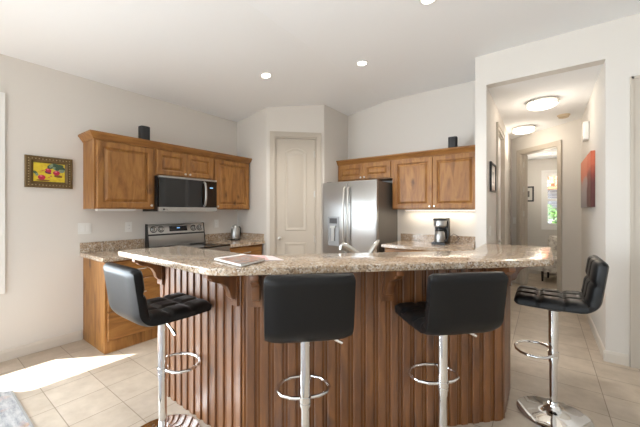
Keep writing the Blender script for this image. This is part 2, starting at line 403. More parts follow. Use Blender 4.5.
# door on the right hand wall
casing('trim_2', (.446, 3.73, 0), 0, .225, 1.05, 2.44)
panel_door('door_2', (.446+.246, 3.73, 0), 0, .783, 2.418, [(.13, .65, 1.06, 2.28, .06), (.13, .65, .22, .88, 0)], M_trim, knob_x=.72, hinges=(.004, (.25, 1.0, 1.65, 2.2)))
# door on the left of the hall
casing('trim_3', (-.504, 3.73, 0), 90, .90, 1.60, 2.44)
panel_door('door_3', (-.504, 3.73+.921, 0), 90, .658, 2.418, [(.13, .53, 1.06, 2.28, .06), (.13, .53, .22, .88, 0)], M_white, knob_x=.06)
# doorway at the end of the hall, leaf swung right round into the room beyond
casing('trim_4', (EW[0], EW[1], 0), -45, 1.945, 2.688, 2.40, jamb=.12)
e45 = lambda x, y: (EW[0] + (x+y)*S2, EW[1] + (y-x)*S2, 0)
hx, hy, _ = e45(1.955, .135)
panel_door('door_4', (hx, hy, 0), 103, .68, 2.37, [(.12, .56, 1.06, 2.24, .05), (.12, .56, .22, .88, 0)], M_trim, knob_x=.62, y=0)
for z in (.55, 1.3, 1.75, 2.2):
    k = MB(); k.cyl((1.968, .04, z-.05), (1.968, .04, z+.05), .009, seg=10); k.box((1.9635, .03, z-.05), (1.97, .10, z+.05))
    o = struct(place(k.build('trim_hinge', M_nickel), (EW[0], EW[1], 0), -45))

# left window: casing, frame, two sashes of glass
def window(name, loc, rot, x0, x1, z0, z1, bars, cw=.065, mat=None, th=.12, sill=True):
    b = MB()
    for a, c in ((x0-cw, x0), (x1, x1+cw)): b.box((a, -.02, z0-cw), (c, 0, z1+cw), .004)
    for a, c in ((z0-cw, z0), (z1, z1+cw)): b.box((x0, -.02, a), (x1, 0, c), .004)
    fr = struct(place(b.build(name, mat or M_white), loc, rot))
    b = MB(); f = .035
    for a, c in ((x0, x0+f), (x1-f, x1)): b.box((a, .06, z0), (c, .10, z1), .003)
    for a, c in ((z0, z0+f), (z1-f, z1)): b.box((x0+f, .06, a), (x1-f, .10, c), .003)
    for x in bars: b.box((x-.02, .06, z0+f), (x+.02, .10, z1-f), .003)
    b.build('window_frame', mat or M_white, fr)
    b = MB(); b.box((x0+f, .078, z0+f), (x1-f, .082, z1-f)); b.build('window_pane', M_glass, fr, smooth=0)
    return fr
window('window_1', (XL, -3.3, 0), 90, WY0+3.3, WY1+3.3, WZ0, WZ1, [], cw=.05)
window('window_2', (-2.0, 8.05, 0), 0, 2.02, 2.62, 1.02, 2.15, [])
window('window_3', (3.4, -3.2, 0), 180, 1.4, 6.6, .07, 2.45, [3.1, 4.9])
window('added_window_4', (XL, -3.3, 0), 90, .42, 2.74, .02, 2.40, [1.58], cw=.05)  # unseen glazed door, added to let in light from the left
# louvred shutter in the far window
sh = thing('window_shutter', 'white louvred shutter standing open in the far room window', 'shutter', (-2.0, 8.05, 0))
b = MB()
for a, c in ((2.024, 2.064), (2.576, 2.616)): b.box((a, .005, 1.024), (c, .035, 2.146), .003)
for a, c in ((1.024, 1.09), (1.56, 1.61), (2.08, 2.146)): b.box((2.064, .005, a), (2.576, .035, c), .003)
b.build('shutter_frame', M_white, sh)
b = MB()
for z in [1.135 + .07*i for i in range(6)] + [1.66 + .07*i for i in range(6)]:
    b.box((2.066, -.012, z-.004), (2.574, .05, z+.004), .002)
b.build('louvres', M_white, sh)

# ------------------------------------------------------------------ cabinets
def door_leaf(name, x0, x1, z0, z1, y, parent, knob=None, mat=None, frame=.058, arch=False):
    b = MB(); t = .02
    b.rings_rect(x0, x1, z0, z1, [(0, y), (0, y-t+.005), (.005, y-t), (frame-.008, y-t), (frame, y-t+.003), (frame+.004, y-t+.015), (frame+.011, y-t+.015), (frame+.036, y-t+.001), (frame+.040, y-t+.001)])
    o = b.build(name, mat or M_wood, parent, smooth=20)
    if knob:
        k = MB(); k.lathe([(.006, 0), (.005, .012), (.012, .017), (.014, .023), (.010, .028), (0, .029)], (knob[0], y-t, knob[1]), 14, axis='y'); k.build('knob', M_nickel, o)
    return o
def drawer_front(x0, x1, z0, z1, y, parent, pull=True):
    b = MB(); t = .02
    b.rings_rect(x0, x1, z0, z1, [(0, y), (0, y-t+.006), (.006, y-t), (.014, y-t), (.018, y-t)])
    o = b.build('drawer', M_woodx, parent, smooth=20)
    if pull:
        cx, cz = (x0+x1)/2, (z0+z1)/2; k = MB()
        k.tube([(cx-.05, y-t, cz), (cx-.05, y-t-.022, cz), (cx-.03, y-t-.028, cz), (cx+.03, y-t-.028, cz), (cx+.05, y-t-.022, cz), (cx+.05, y-t, cz)], .0055, 8)
        k.build('handle', M_nickel, o)
    return o
UD = .33
def upper(name, label, loc, rot, w, z0, z1, doors, group=None, knobs='in'):
    t = thing(name, label, 'cabinet', loc, rot, group)
    b = MB(); b.box((0, -UD+.02, z0), (w, -.001, z1), .002); b.build('body', M_wood, t)
    n = doors; dw = (w - .036) / n
    for i in range(n):
        a = .018 + i*dw + .002; c = .018 + (i+1)*dw - .002
        if n == 1: kx = c - .028 if knobs == 'right' else a + .028
        else: kx = c - .028 if i == 0 else a + .028
        door_leaf('door', a, c, z0+.012, z1-.012, -UD+.0195, t, (kx, z0+.04))
    return t
def crown(name, label, loc, rot, x0, x1, left_ret, right_ret, z):
    prof = [(0, 0), (.006, 0), (.010, .012), (.022, .026), (.036, .050), (.046, .058), (.046, .074), (0, .074)]
    b = MB(); D = UD - .02
    pts = []
    if left_ret: pts.append((x0, -.002, (-1, 0)))
    pts.append((x0, -D, (-1 if left_ret else 0, -1)))
    pts.append((x1, -D, (1 if right_ret else 0, -1)))
    if right_ret: pts.append((x1, -.002, (1, 0)))
    b.loft([[(px + d[0]*o, py + d[1]*o, z + h) for o, h in prof] for px, py, d in pts])
    # dust board closing the top between the moulding and the wall
    b.box((x0, -D, z + .060), (x1, -.002, z + .072))
    o = b.build(name, M_woodx); place(o, loc, rot); return tag(o, label, 'moulding')
LU = (XL, 0, 0)
UT = 2.07
ub1 = upper('wall_cabinet', 'wide single-door alder wall cabinet left of the microwave', (XL, 1.10, 0), 90, .584, 1.372, UT, 1, knobs='right')
ub2 = upper('wall_cabinet', 'short two-door alder wall cabinet directly above the microwave', (XL, 1.686, 0), 90, .768, 1.762, UT, 2)
ub3 = upper('wall_cabinet', 'single-door alder wall cabinet right of the microwave by the corner', (XL, 2.456, 0), 90, .622, 1.372, UT, 1, knobs='left')
crown('crown_moulding', 'long wooden crown moulding on top of the cabinets above the range', (XL, 0, 0), 90, 1.10, 3.078, True, True, UT)
ub4 = upper('wall_cabinet', 'short two-door alder wall cabinet directly above the refrigerator', (-2.645, 4.386, 0), 0, .915, 1.815, UT, 2)
ub5 = upper('wall_cabinet', 'tall two-door alder wall cabinet above the coffee maker', (-1.728, 4.386, 0), 0, 1.112, 1.372, UT, 2)
crown('crown_moulding', 'wooden crown moulding on top of the cabinets above refrigerator and coffee maker', (0, 4.386, 0), 0, -2.645, -.616, True, False, UT)
# strip lamps under the wall cabinets
def strip(label, loc, rot, w, power):
    t = thing('cabinet_strip_lamp', label, 'lamp', loc, rot)
    b = MB(); b.box((0, -.06, -.018), (w, 0, 0), .003); b.build('housing', M_plate, t)
    b = MB(); b.box((.01, -.052, -.021), (w-.01, -.008, -.018)); b.build('diffuser', M_led if power else M_plate, t)
    if power:
        l = bpy.data.lights.new('strip_light', 'AREA'); o = bpy.data.objects.new('strip_light', l); COL.objects.link(o)
        l.shape = 'RECTANGLE'; l.size = w - .02; l.size_y = .04; l.energy = power; l.color = (1, .88, .70); o.parent = t; o.location = (w/2, -.03, -.024)
strip('white strip lamp, unlit, under the wall cabinet left of the microwave', (XL+.22, 1.14, 1.372), 90, .36, 0)
strip('lit strip lamp under the wall cabinet above the coffee maker', (-1.62, 4.32, 1.372), 0, .92, 1.6)

BD = .61
def base_cab(name, label, loc, rot, w, fronts, D=BD, h=.874):
    t = thing(name, label, 'cabinet', loc, rot)
    b = MB(); b.box((0, -D+.02, .10), (w, -.002, h), .002); b.box((0.012, -D+.075, 0), (w, -.002, .10)); b.box((0, -D+.0799, 0), (.018, -.002, .0995)); b.box((0, -D+.0201, 0), (w, -D+.08, .0995)); b.build('body', M_wood, t)
    for kind, x0, x1, z0, z1 in fronts:
        if kind == 'dr': drawer_front(x0, x1, z0, z1, -D+.0195, t)
        else: door_leaf('door', x0, x1, z0, z1, -D+.0195, t, (x1-.03 if kind == 'dl' else x0+.03, z1-.04))
    return t
base_cab('base_cabinet', 'alder drawer base cabinet with a sunlit end panel left of the range', (XL, 1.10, 0), 90, .602, [('dr', .02, .582, .115, .385), ('dr', .02, .582, .395, .665), ('dr', .02, .582, .675, .862)])
base_cab('base_cabinet', 'alder base cabinet in the corner right of the range, under the kettle', (XL, 2.480, 0), 90, .60, [('dr', .02, .58, .70, .862), ('dl', .02, .299, .115, .69), ('d', .301, .58, .115, .69)])
base_cab('base_cabinet', 'alder base cabinet right of the refrigerator, under the coffee maker', (-1.70, 4.386, 0), 0, 1.086, [('dr', .02, .54, .70, .862), ('dr', .546, 1.066, .70, .862), ('dl', .02, .54, .115, .69), ('d', .546, 1.066, .115, .69)], D=.66)
def worktop(label, loc, rot, x0, x1, D, back=True, left=False, right=False, ov=.03):
    t = thing('granite_worktop', label, 'worktop', loc, rot)
    b = MB(); b.box((x0, -D-ov, .875), (x1, -.003, .914), .006); b.build('slab', M_gran, t)
    b = MB(); b.box((x0, -.023, .9145), (x1, -.003, 1.016), .003); b.build('backsplash', M_gran, t)
    if right:
        b = MB(); b.box((x1-.021, -D-ov+.02, .9145), (x1-.001, -.024, 1.016), .003); b.build('side_splash', M_gran, t)
    return t
worktop('granite worktop with low backsplash left of the range', (XL, 0, 0), 90, 1.07, 1.703, BD)
worktop('granite worktop carrying the kettle in the corner right of the range', (XL, 0, 0), 90, 2.480, 3.094, BD, right=True)
worktop('granite worktop carrying the coffee maker beside the refrigerator', (0, 4.386, 0), 0, -1.72, -.618, .66, right=True)

# ------------------------------------------------------------------ microwave
t = thing('microwave', 'black and steel microwave oven mounted over the range', 'microwave', (XL, 1.690, 1.345), 90)
w, h, D = .760, .412, .40
b = MB(); b.box((0, -D+.03, 0), (w, -.002, h), .003); b.build('body', M_black, t)
b = MB(); b.box((.002, -D, .052), (.606, -D+.029, h-.022), .004); d = b.build('door', M_bglass, t)
b = MB(); b.tube([(.568, -D, .065), (.568, -D-.03, .085), (.568, -D-.046, .16), (.568, -D-.048, .22), (.568, -D-.046, .28), (.568, -D-.03, .355), (.568, -D, .375)], .013, 12); b.build('handle', M_steel, d)
b = MB(); b.box((.610, -D, .052), (w-.002, -D+.029, h-.022), .004); c = b.build('control_panel', M_bglass, t)
b = MB(); b.box((.655, -D-.001, .30), (.70, -D+.001, .312)); b.build('display', M_display, c)
b = MB(); b.box((.002, -D-.002, h-.02), (w-.002, -D+.029, h), .003); b.build('top_trim', M_steelx, t)
b = MB(); b.box((.002, -D-.002, 0), (w-.002, -D+.029, .05), .004); bt = b.build('bottom_trim', M_steelx, t)
def letters(txt, size, M, name, mat, parent, ext=.0006):
    cu = bpy.data.curves.new(name, 'FONT'); cu.body = txt; cu.size = size; cu.extrude = ext
    o = bpy.data.objects.new(name, cu); COL.objects.link(o); bpy.context.view_layer.update()
    me = bpy.data.meshes.new_from_object(o); bpy.data.objects.remove(o)
    me.transform(M); me.materials.append(mat); q = bpy.data.objects.new(name, me); COL.objects.link(q); q.parent = parent; return q
RX = Matrix.Rotation(R(90), 4, 'X')
letters('LG', .024, Matrix.Translation((.072, -D-.0025, .016)) @ RX, 'emblem', M_black, bt)
b = MB(); b.cyl((.058, -D-.0025, .0245), (.058, -D-.0015, .0245), .011, seg=18); b.build('emblem', M_black, bt)

# ------------------------------------------------------------------ range
t = thing('range', 'stainless steel electric range with rear control panel between the base cabinets', 'stove', (XL, 1.708, 0), 90)
w = .766
b = MB(); b.box((0, -.625, .03), (w, -.02, .905), .003)
for x in (.05, w-.05):
    for y in (-.56, -.08): b.cyl((x, y, 0), (x, y, .03), .02, seg=12)
b.build('body', M_black, t)
b = MB(); b.box((.0, -.65, .9055), (w, -.11, .918), .004); ck = b.build('cooktop', M_bglass, t)
M_ring = plain('burner_ring', (.10, .10, .10), .3)
for x, y, r in ((.2, -.48, .10), (.56, -.48, .075), (.2, -.24, .075), (.56, -.24, .10)):
    b = MB(); b.lathe([(r-.003, .9182), (r-.003, .9188), (r, .9188), (r, .9182)], (x, y, 0), 40); b.build('burner_ring', M_ring, ck)
b = MB(); b.prism([(-.105, .906), (-.085, 1.05), (-.085, 1.06), (-.060, 1.185), (-.03, 1.185), (-.03, .906)], .012, w-.012, bev=.003, axis='x'); bgd = b.build('backguard', M_steelx, t)
b = MB(); b.prism([(-.11, .90), (-.062, 1.19), (-.025, 1.19), (-.025, .90)], 0, .012, axis='x'); b.build('end_cap', M_black, t)
b = MB(); b.prism([(-.11, .90), (-.062, 1.19), (-.025, 1.19), (-.025, .90)], w-.012, w, axis='x'); b.build('end_cap', M_black, t)
b = MB(); b.prism([(-.0890, 1.046), (-.0868, 1.066), (-.08, 1.066), (-.08, 1.046)], .012, w-.012, axis='x'); b.build('gap_shade_strip', M_black, t)  # solid black strip standing in for the shade in the gap
sl = lambda z: -.085 + (z-1.06)/.125*.025
b = MB(); b.prism([(sl(1.09)-.002, 1.09), (sl(1.155)-.002, 1.155), (sl(1.155)+.004, 1.155), (sl(1.09)+.004, 1.09)], .27, .51, axis='x'); dp = b.build('display', M_bglass, t)
b = MB(); b.prism([(sl(1.125)-.0028, 1.125), (sl(1.138)-.0028, 1.138), (sl(1.138)-.001, 1.138), (sl(1.125)-.001, 1.125)], .37, .41, axis='x'); b.build('clock', M_display, dp)
for x in (.075, .165, .60, .69):
    b = MB(Matrix.Translation((x, sl(1.122), 1.122)) @ Matrix.Rotation(R(-11), 4, 'X'))
    b.lathe([(.034, 0), (.034, .004), (.026, .006), (.024, .028), (.021, .031), (0, .031)], (0, 0, 0), 24, axis='y'); k = b.build('knob', M_steel, t)
    b = MB(Matrix.Translation((x, sl(1.122), 1.122)) @ Matrix.Rotation(R(-11), 4, 'X'))
    b.box((-.003, -.033, -.022), (.003, -.028, .022), .001); b.build('grip', M_black, k)
    b = MB(Matrix.Translation((x, sl(1.122), 1.122)) @ Matrix.Rotation(R(-11), 4, 'X')); b.lathe([(.034, .0045), (.040, .0045), (.040, -.001), (.034, -.001)], (0, 0, 0), 28, axis='y'); b.build('dial_ring', M_black, k)
b = MB(); b.box((.005, -.66, .30), (w-.005, -.626, .84), .004); od = b.build('oven_door', M_steelx, t)
b = MB(); b.box((.1, -.662, .42), (w-.1, -.659, .70), .001); b.build('oven_window', M_bglass, od)
b = MB(); b.tube([(.05, -.655, .79), (.05, -.70, .79), (.08, -.71, .79), (w-.08, -.71, .79), (w-.05, -.70, .79), (w-.05, -.655, .79)], .012, 10); b.build('handle', M_steelx, od)
b = MB(); b.box((.005, -.655, .05), (w-.005, -.626, .29), .004); b.build('drawer', M_steelx, t)
b = MB(); b.box((.005, -.65, .845), (w-.005, -.626, .90), .004); b.build('front_rail', M_steelx, t)

# ------------------------------------------------------------------ refrigerator
t = thing('refrigerator', 'stainless steel french door refrigerator with door dispenser', 'refrigerator', (-2.645, 4.37, 0), 0)
w = .872; FT = 1.765; YF = -.70
b = MB(); b.box((0, YF+.06, .03), (w, 0, FT-.012), .006)
for x in (.06, w-.06):
    for y in (YF+.1, -.06): b.cyl((x, y, 0), (x, y, .03), .022, seg=12)
b.build('body', M_side, t)
def fdoor(x0, x1, z0, z1, name):
    n = 14; bow = .03; P = []
    for i in range(n+1):
        x = x0 + (x1-x0)*i/n; u = (x - w/2)/(w/2); P.append((x, YF - bow*(1-u*u)))
    P = round_poly([(x1, YF+.055), (x0, YF+.055)] + P[:1] , 0) + P[1:]
    b = MB(); b.prism(P, z0, z1, bev=.006); return b.build(name, M_steel, t, smooth=50)
sx = .436
for nm, x0, x1 in (('door', .0, sx-.004), ('door', sx+.004, w)):
    d = fdoor(x0, x1, .73, FT, nm)
    hx_ = sx - .035 if x0 == 0 else sx + .035
    yy = YF - .03*(1-((hx_-w/2)/(w/2))**2)
    pts = [(hx_, yy, .80), (hx_, yy-.035, .82), (hx_, yy-.052, .95), (hx_, yy-.058, 1.2), (hx_, yy-.052, 1.48), (hx_, yy-.035, 1.66), (hx_, yy, 1.69)]
    b = MB(); b.tube(pts, .013, 12); b.build('handle', M_nickel, d)
    if x0 == 0:
        y0 = YF - .024; M_disp = plain('dispenser_grey', (.33, .335, .34), .35, metal=.4); M_dark = plain('dispenser_recess', (.07, .07, .075), .4)
        b = MB()
        for q in (((.11, y0-.012, .85), (.12, y0+.03, 1.27)), ((.29, y0-.012, .85), (.30, y0+.03, 1.27)), ((.12, y0-.012, .85), (.29, y0+.03, .87)), ((.12, y0-.014, 1.14), (.29, y0+.03, 1.27))): b.box(*q, .003)
        dd = b.build('dispenser_frame', M_disp, d)
        b = MB(); b.box((.12, y0-.006, .87), (.29, y0+.02, 1.14)); b.build('dispenser_recess', M_disp, dd)
        b = MB(); b.box((.18, y0-.03, .92), (.23, y0-.007, 1.11), .006); b.box((.16, y0-.035, 1.105), (.25, y0-.007, 1.138), .006); b.build('dispenser_paddle', M_nickel, dd)
        b = MB(); b.box((.14, y0-.016, 1.17), (.27, y0-.0135, 1.245)); b.build('dispenser_panel', M_dark, dd)
fz = fdoor(0, w, .06, .722, 'freezer_drawer')
b = MB(); b.tube([(.08, YF-.012, .66), (.08, YF-.06, .66), (.2, YF-.078, .66), (w-.2, YF-.078, .66), (w-.08, YF-.06, .66), (w-.08, YF-.012, .66)], .013, 10); b.build('handle', M_nickel, fz)
for x in (.03, w-.11):
    b = MB(); b.box((x, YF+.05, FT-.012), (x+.08, YF+.14, FT+.012), .004); b.build('hinge_cover', M_side, t)

# ------------------------------------------------------------------ breakfast bar
ZT = 1.067
bar = thing('breakfast_bar', 'angled wooden breakfast bar clad in vertical boards under granite', 'bar counter', (-.9, 1.7, 0))
T0 = Matrix.Translation((.9, -1.7, 0))
AX0 = -2.33; K = -2.50; CX = -.215; CY1 = 2.74
cAB = (K + 1.13, 1.13); cBC = (CX, CX - K)
g = .13; kb = K - g*math.sqrt(2)
outer = [(AX0, 1.13), cAB, cBC, (CX, CY1)]
inner = [(CX-g, CY1), (CX-g, CX-g-kb), (kb+1.13+g, 1.13+g), (AX0, 1.13+g)]
for i in range(3):
    b = MB(T0); b.prism([outer[i], outer[i+1], inner[2-i], inner[3-i]], 0, ZT-.041); b.build('bar_wall', M_groove, bar, smooth=0)
def slats(p0, p1, first, z1, n):
    p0 = Vector(p0); p1 = Vector(p1); L = (p1-p0).length; d = (p1-p0)/L; o = Vector((d.y, -d.x)); b = MB(T0)
    per = L/n; rw = per*.30
    for i in range(n):
        c = p0 + d*(per*(i+.5))
        prof = [(-rw, .0002), (-rw, .007), (-rw+.004, .010), (rw-.004, .010), (rw, .007), (rw, .0002)]
        b.prism([tuple(c + d*a + o*q) for a, q in prof], .002, z1)
        if i < n-1:  # narrow bead in the groove between two boards
            c2 = c + d*per/2; b.prism([tuple(c2 + d*a + o*q) for a, q in ((-.004, .0002), (-.003, .0015), (.003, .0015), (.004, .0002))], .002, z1)
    return b.build('board_panel', M_barw, bar, smooth=25)
def slatlen(p, q, w=.078): return max(1, round(math.dist(p, q)/w))
slats(outer[0], outer[1], 0, ZT-.042, slatlen(outer[0], outer[1]))
slats(outer[1], outer[2], 0, ZT-.042, slatlen(outer[1], outer[2]))
slats(outer[2], outer[3], 0, ZT-.042, slatlen(outer[2], outer[3]))
def corbel(pt, ang, wd=.045):
    zt = ZT - .0415
    P = [(0.0126, zt), (.205, zt), (.205, zt-.03), (.185, zt-.034), (.175, zt-.05), (.150, zt-.062), (.115, zt-.072), (.085, zt-.092), (.066, zt-.125), (.058, zt-.155), (.045, zt-.172), (.028, zt-.178), (.026, zt-.195), (.0126, zt-.195)]
    b = MB(T0 @ Matrix.Translation((pt[0], pt[1], 0)) @ Matrix.Rotation(R(ang), 4, 'Z'))
    b.prism(P, -wd/2, wd/2, bev=.004, axis='x'); b.mi = 0
    b.box((-wd/2-.012, .0126, zt-.215), (wd/2+.012, .026, zt), .003)
    b.build('corbel', M_barw, bar)
# local +y of a corbel points away from the boards
corbel((-2.285, 1.13), 180); corbel((-1.43, 1.13), 180)
for t_ in (.05, .60, 1.08): corbel((cAB[0]+t_, cAB[1]+t_), 225)
corbel((CX, 2.60), 270)
bt = MB()
top = [(-2.44, .885), (-1.31, .88), (.05, 2.24), (.05, 3.01), (-.417, 3.01), (-.417, 2.409), (-1.496, 1.33), (-2.39, 1.33)]
bt.prism(round_poly(top, [.02, .12, .06, .02, .02, 0, 0, .02]), ZT-.04, ZT, bev=.008, seg=3)
tag(bt.build('granite_bar_top', M_gran, smooth=50), 'long angled speckled granite slab on top of the breakfast bar', 'countertop')

# sink counter on the kitchen side of the bar
sk = thing('sink_counter', 'granite sink counter low behind the breakfast bar, carrying the tap', 'counter', (-1.2, 2.0, 0))
TS = Matrix.Translation((1.2, -2.0, 0))
k0 = kb - .004; k1 = kb - .60*math.sqrt(2); xr = CX - g - .003; xl = -1.50
q = lambda x, k: (x, x-k)
b = MB(TS); b.prism([q(xl+.05, k0-.01), q(xr-.02, k0-.01), q(xr-.02, k1+.06), q(xl+.05, k1+.06)], 0, .874); b.build('cabinet', M_wood, sk)
b = MB(TS); b.prism([q(xl, k0), q(xr, k0), q(xr, k1), q(xl, k1)], .875, .914, bev=.005); b.build('slab', M_gran, sk)
# tap
tp = thing('kitchen_tap', 'low chrome kitchen tap just behind the back edge of the bar', 'tap', (-1.155+.105, 1.915+.077, .9145))
b = MB(); b.lathe([(.032, 0), (.032, .006), (.024, .012), (.022, .06), (.024, .10), (.018, .115), (0, .117)], (0, 0, 0), 24); b.build('base', M_nickel, tp)
def dcam(r, fw, z): return (r*.8049 - fw*.5934, r*.5934 + fw*.8049, z)
b = MB(); b.tube([dcam(-.012, 0, .07), dcam(-.05, .0, .115), dcam(-.10, .01, .155), dcam(-.145, .015, .182), dcam(-.165, .018, .188), dcam(-.178, .02, .176), dcam(-.180, .02, .150)], .016, 12, rs=[.017, .017, .016, .016, .0165, .017, .0175]); b.build('spout', M_nickel, tp)
b = MB(); b.tube([dcam(.004, 0, .10), dcam(.03, .0, .125), dcam(.055, .0, .165), dcam(.085, .0, .21), dcam(.098, .0, .222)], .012, 10, rs=[.018, .022, .02, .014, .007]); b.build('lever', M_nickel, tp)

# ------------------------------------------------------------------ stools
def make_stool(label, loc, rot):
    t = thing('bar_stool', label, 'bar stool', loc, rot, 'bar stools along the breakfast bar')
    hw = .199; hh = .035; zc = .768; Rb = .075
    # side path (y, z): front of seat to top of back
    path = []
    for i in range(25): path.append((.208 - (.208+.118)*i/24, zc + .006*(1-i/24)**2*0 - .004*math.sin(math.pi*i/24)))
    lean = R(8)
    for i in range(1, 17):
        a = (math.pi/2 - lean)*i/16; path.append((-.118 - Rb*math.sin(a), zc + Rb*(1-math.cos(a))))
    y, z = path[-1]; Lb = .226
    # the back leans a little, so follow the last tangent upwards
    a = math.pi/2 - lean
    for i in range(1, 19): path.append((y - Lb*math.cos(a)*i/18, z + Lb*math.sin(a)*i/18))
    s = [0]
    for p, q_ in zip(path, path[1:]): s.append(s[-1] + math.dist(p, q_))
    L = s[-1]; seam = s[24] + (s[40]-s[24])*.55; m_ = min(range(len(s)), key=lambda i: abs(s[i]-seam))
    lines = [s[m_]*f for f in (1/3, 2/3)] + [s[m_]*.985] + [s[m_] + (L-s[m_])*.5]
    cols = (-hw/3, hw/3)
    def section(i):
        p = Vector((0, *path[i])); a_ = path[max(i-1, 0)]; c_ = path[min(i+1, len(path)-1)]
        tg = Vector((0, c_[0]-a_[0], c_[1]-a_[1])).normalized(); nr = Vector((0, tg.z, -tg.y))
        e = min(s[i], L - s[i]); r = .03
        f = 1 if e >= r else math.sqrt(max(1-((r-e)/r)**2, .02))
        hwf = hw - .016*(1-f); hhf = hh*max(f, .25)
        ring = []
        for j in range(33):     # inner, padded side
            x = -1 + 2*j/32; ed = 1 - abs(x)**10*.75
            X = x*hwf; tuft = 0
            du = min(abs(X-c) for c in cols); dv = min(abs(s[i]-q_) for q_ in lines)
            tuft = -.013*max(math.exp(-(du/.013)**2), math.exp(-(dv/.013)**2))
            ring.append(p + Vector((X, 0, 0)) + nr*(hhf*ed + .004 + tuft*f*(1 if abs(x) < .97 else .3)))
        for j in range(13):     # smooth outer shell
            x = 1 - 2*j/12; ed = 1 - abs(x)**6*.45
            ring.append(p + Vector((x*hwf*.985, 0, 0)) - nr*hhf*ed)
        return ring
    b = MB(); b.loft([section(i) for i in range(m_+1)]); b.build('seat', M_leather, t, smooth=60)
    b = MB(); b.loft([section(i) for i in range(m_, len(path))]); b.build('backrest', M_leather, t, smooth=60)
    b = MB(); b.box((-.09, -.09, .720), (.09, .09, .7345), .003); b.cyl((0, 0, .700), (0, 0, .721), .05, .06); b.build('seat_plate', M_black, t)
    b = MB(); b.cyl((0, 0, .35), (0, 0, .71), .0265, seg=28); b.build('post', M_chrome, t)
    b = MB(); b.lathe([(.0225, .045), (.0225, .378), (.030, .378), (.030, .392), (.0225, .392)], (0, 0, 0), 28); b.build('sleeve', M_chrome, t)
    b = MB(); b.lathe([(.0, 0), (.200, 0), (.205, .003), (.205, .007), (.19, .013), (.15, .021), (.10, .030), (.06, .042), (.038, .056), (.032, .075), (.0, .075)], (0, 0, 0), 64); b.build('base', M_chrome, t, smooth=40)
    P = [(-.022, 0, .41)] + [(.0-.135*math.cos(a)*1, .085 + .115*math.sin(a), .41) for a in [R(x) for x in range(-35, 216, 12)]] + [(.022, 0, .41)]
    P = [(-.022, .005, .41), (-.07, .012, .41), (-.115, .038, .41), (-.138, .085, .41), (-.132, .13, .41), (-.105, .175, .41), (-.06, .203, .41), (0, .212, .41), (.06, .203, .41), (.105, .175, .41), (.132, .13, .41), (.138, .085, .41), (.115, .038, .41), (.07, .012, .41), (.022, .005, .41)]
    b = MB(); b.tube(P, .0095, 12); b.cyl((0, 0, .396), (0, 0, .424), .031, seg=24); b.build('footrest', M_chrome, t)
    b = MB(); b.tube([(.03, -.02, .714), (.09, -.02, .708), (.155, -.02, .681)], .005, 8); b.tube([(.145, -.02, .686), (.185, -.02, .664)], .008, 8); b.build('lever', M_chrome, t)
    return t
st = make_stool('black tufted bar stool at the left end of the bar, seen from its left side', (-1.825, .900, 0), 0)
bp_ = st
dup(st, (-.965, 1.185, 0), 45, 'black bar stool with its plain square back to the camera, nearest the magazine', 'bar stools along the breakfast bar', lift=.02)
dup(st, (-.445, 1.732, 0), 45, 'black bar stool with its back to the camera, third along, left of the hall-end stool', 'bar stools along the breakfast bar')
dup(st, (.05, 2.535, 0), 90, 'black tufted bar stool at the right end of the bar, facing left beside the hall', 'bar stools along the breakfast bar')

# ------------------------------------------------------------------ things on counters
# magazines
M_cover = blotch('magazine_cover', 22, [(.3, (.10, .07, .06)), (.42, (.30, .23, .20)), (.5, (.40, .17, .09)), (.58, (.35, .32, .30)), (.7, (.16, .12, .11))], .5)
M_pages = plain('paper_pages', (.78, .77, .75), .6)
M_pink = plain('pink_paper', (.72, .45, .45), .5)
M_paper = plain('pale_paper', (.75, .66, .68), .5)
pk = thing('brochure', 'pale pink brochure lying under the magazine on the bar', 'brochure', (-1.29, 1.205, ZT), 0)
def quad(b, P, z0, z1, bev=.0008): b.prism(P, z0, z1, bev=bev); return b
b = MB(Matrix.Translation((1.29, -1.205, 0))); quad(b, [(-1.53, 1.29), (-1.37, 1.10), (-1.195, 1.275), (-1.36, 1.35)], .0005, .004); b.build('sheets', M_paper, pk)
b = MB(Matrix.Translation((1.29, -1.205, 0))); quad(b, [(-1.50, 1.275), (-1.36, 1.12), (-1.26, 1.22), (-1.40, 1.325)], .0041, .0048, 0); b.build('cover', M_pink, pk)
mg = thing('magazine', 'glossy magazine with a brown and orange picture cover on the bar', 'magazine', (-1.36, 1.08, ZT + .0052), 0)
TM = Matrix.Translation((1.36, -1.08, 0))
mp_ = [(-1.505, 1.03), (-1.215, .985), (-1.255, 1.185), (-1.50, 1.235)]
b = MB(TM); quad(b, offset(mp_, .002), .0, .011); b.build('pages', M_pages, mg)
b = MB(TM); quad(b, mp_, .0112, .0122, 0); b.build('cover', M_cover, mg)
b = MB(TM); quad(b, [(-1.50, 1.035), (-1.46, 1.03), (-1.46, 1.23), (-1.495, 1.23)], .0123, .0126, 0); b.build('title_strip', M_pages, mg)
# kettle
kt = thing('electric_kettle', 'small brushed steel electric kettle in the counter corner', 'kettle', (-3.74, 2.925, .9145), 0)
b = MB(); b.lathe([(0, 0), (.07, 0), (.072, .012), (.066, .02), (0, .02)], (0, 0, 0), 28); b.build('base', M_black, kt)
b = MB(); b.lathe([(.066, .0205), (.068, .03), (.064, .10), (.055, .17), (.048, .20), (.046, .203), (0, .204)], (0, 0, 0), 32); b.build('body', M_steel, kt)
b = MB(); b.lathe([(.046, .2045), (.044, .213), (.02, .222), (.010, .224), (.010, .236), (0, .238)], (0, 0, 0), 28); b.build('lid', M_steel, kt)
b = MB(); b.tube([(0, .050, .19), (0, .085, .195), (0, .10, .17), (0, .10, .09), (0, .085, .05), (0, .064, .045)], .009, 10); b.build('handle', M_black, kt)
b = MB(); b.prism([(-.02, -.045), (0, -.072), (.02, -.045)], .165, .198, bev=.003); b.build('spout', M_steel, kt)
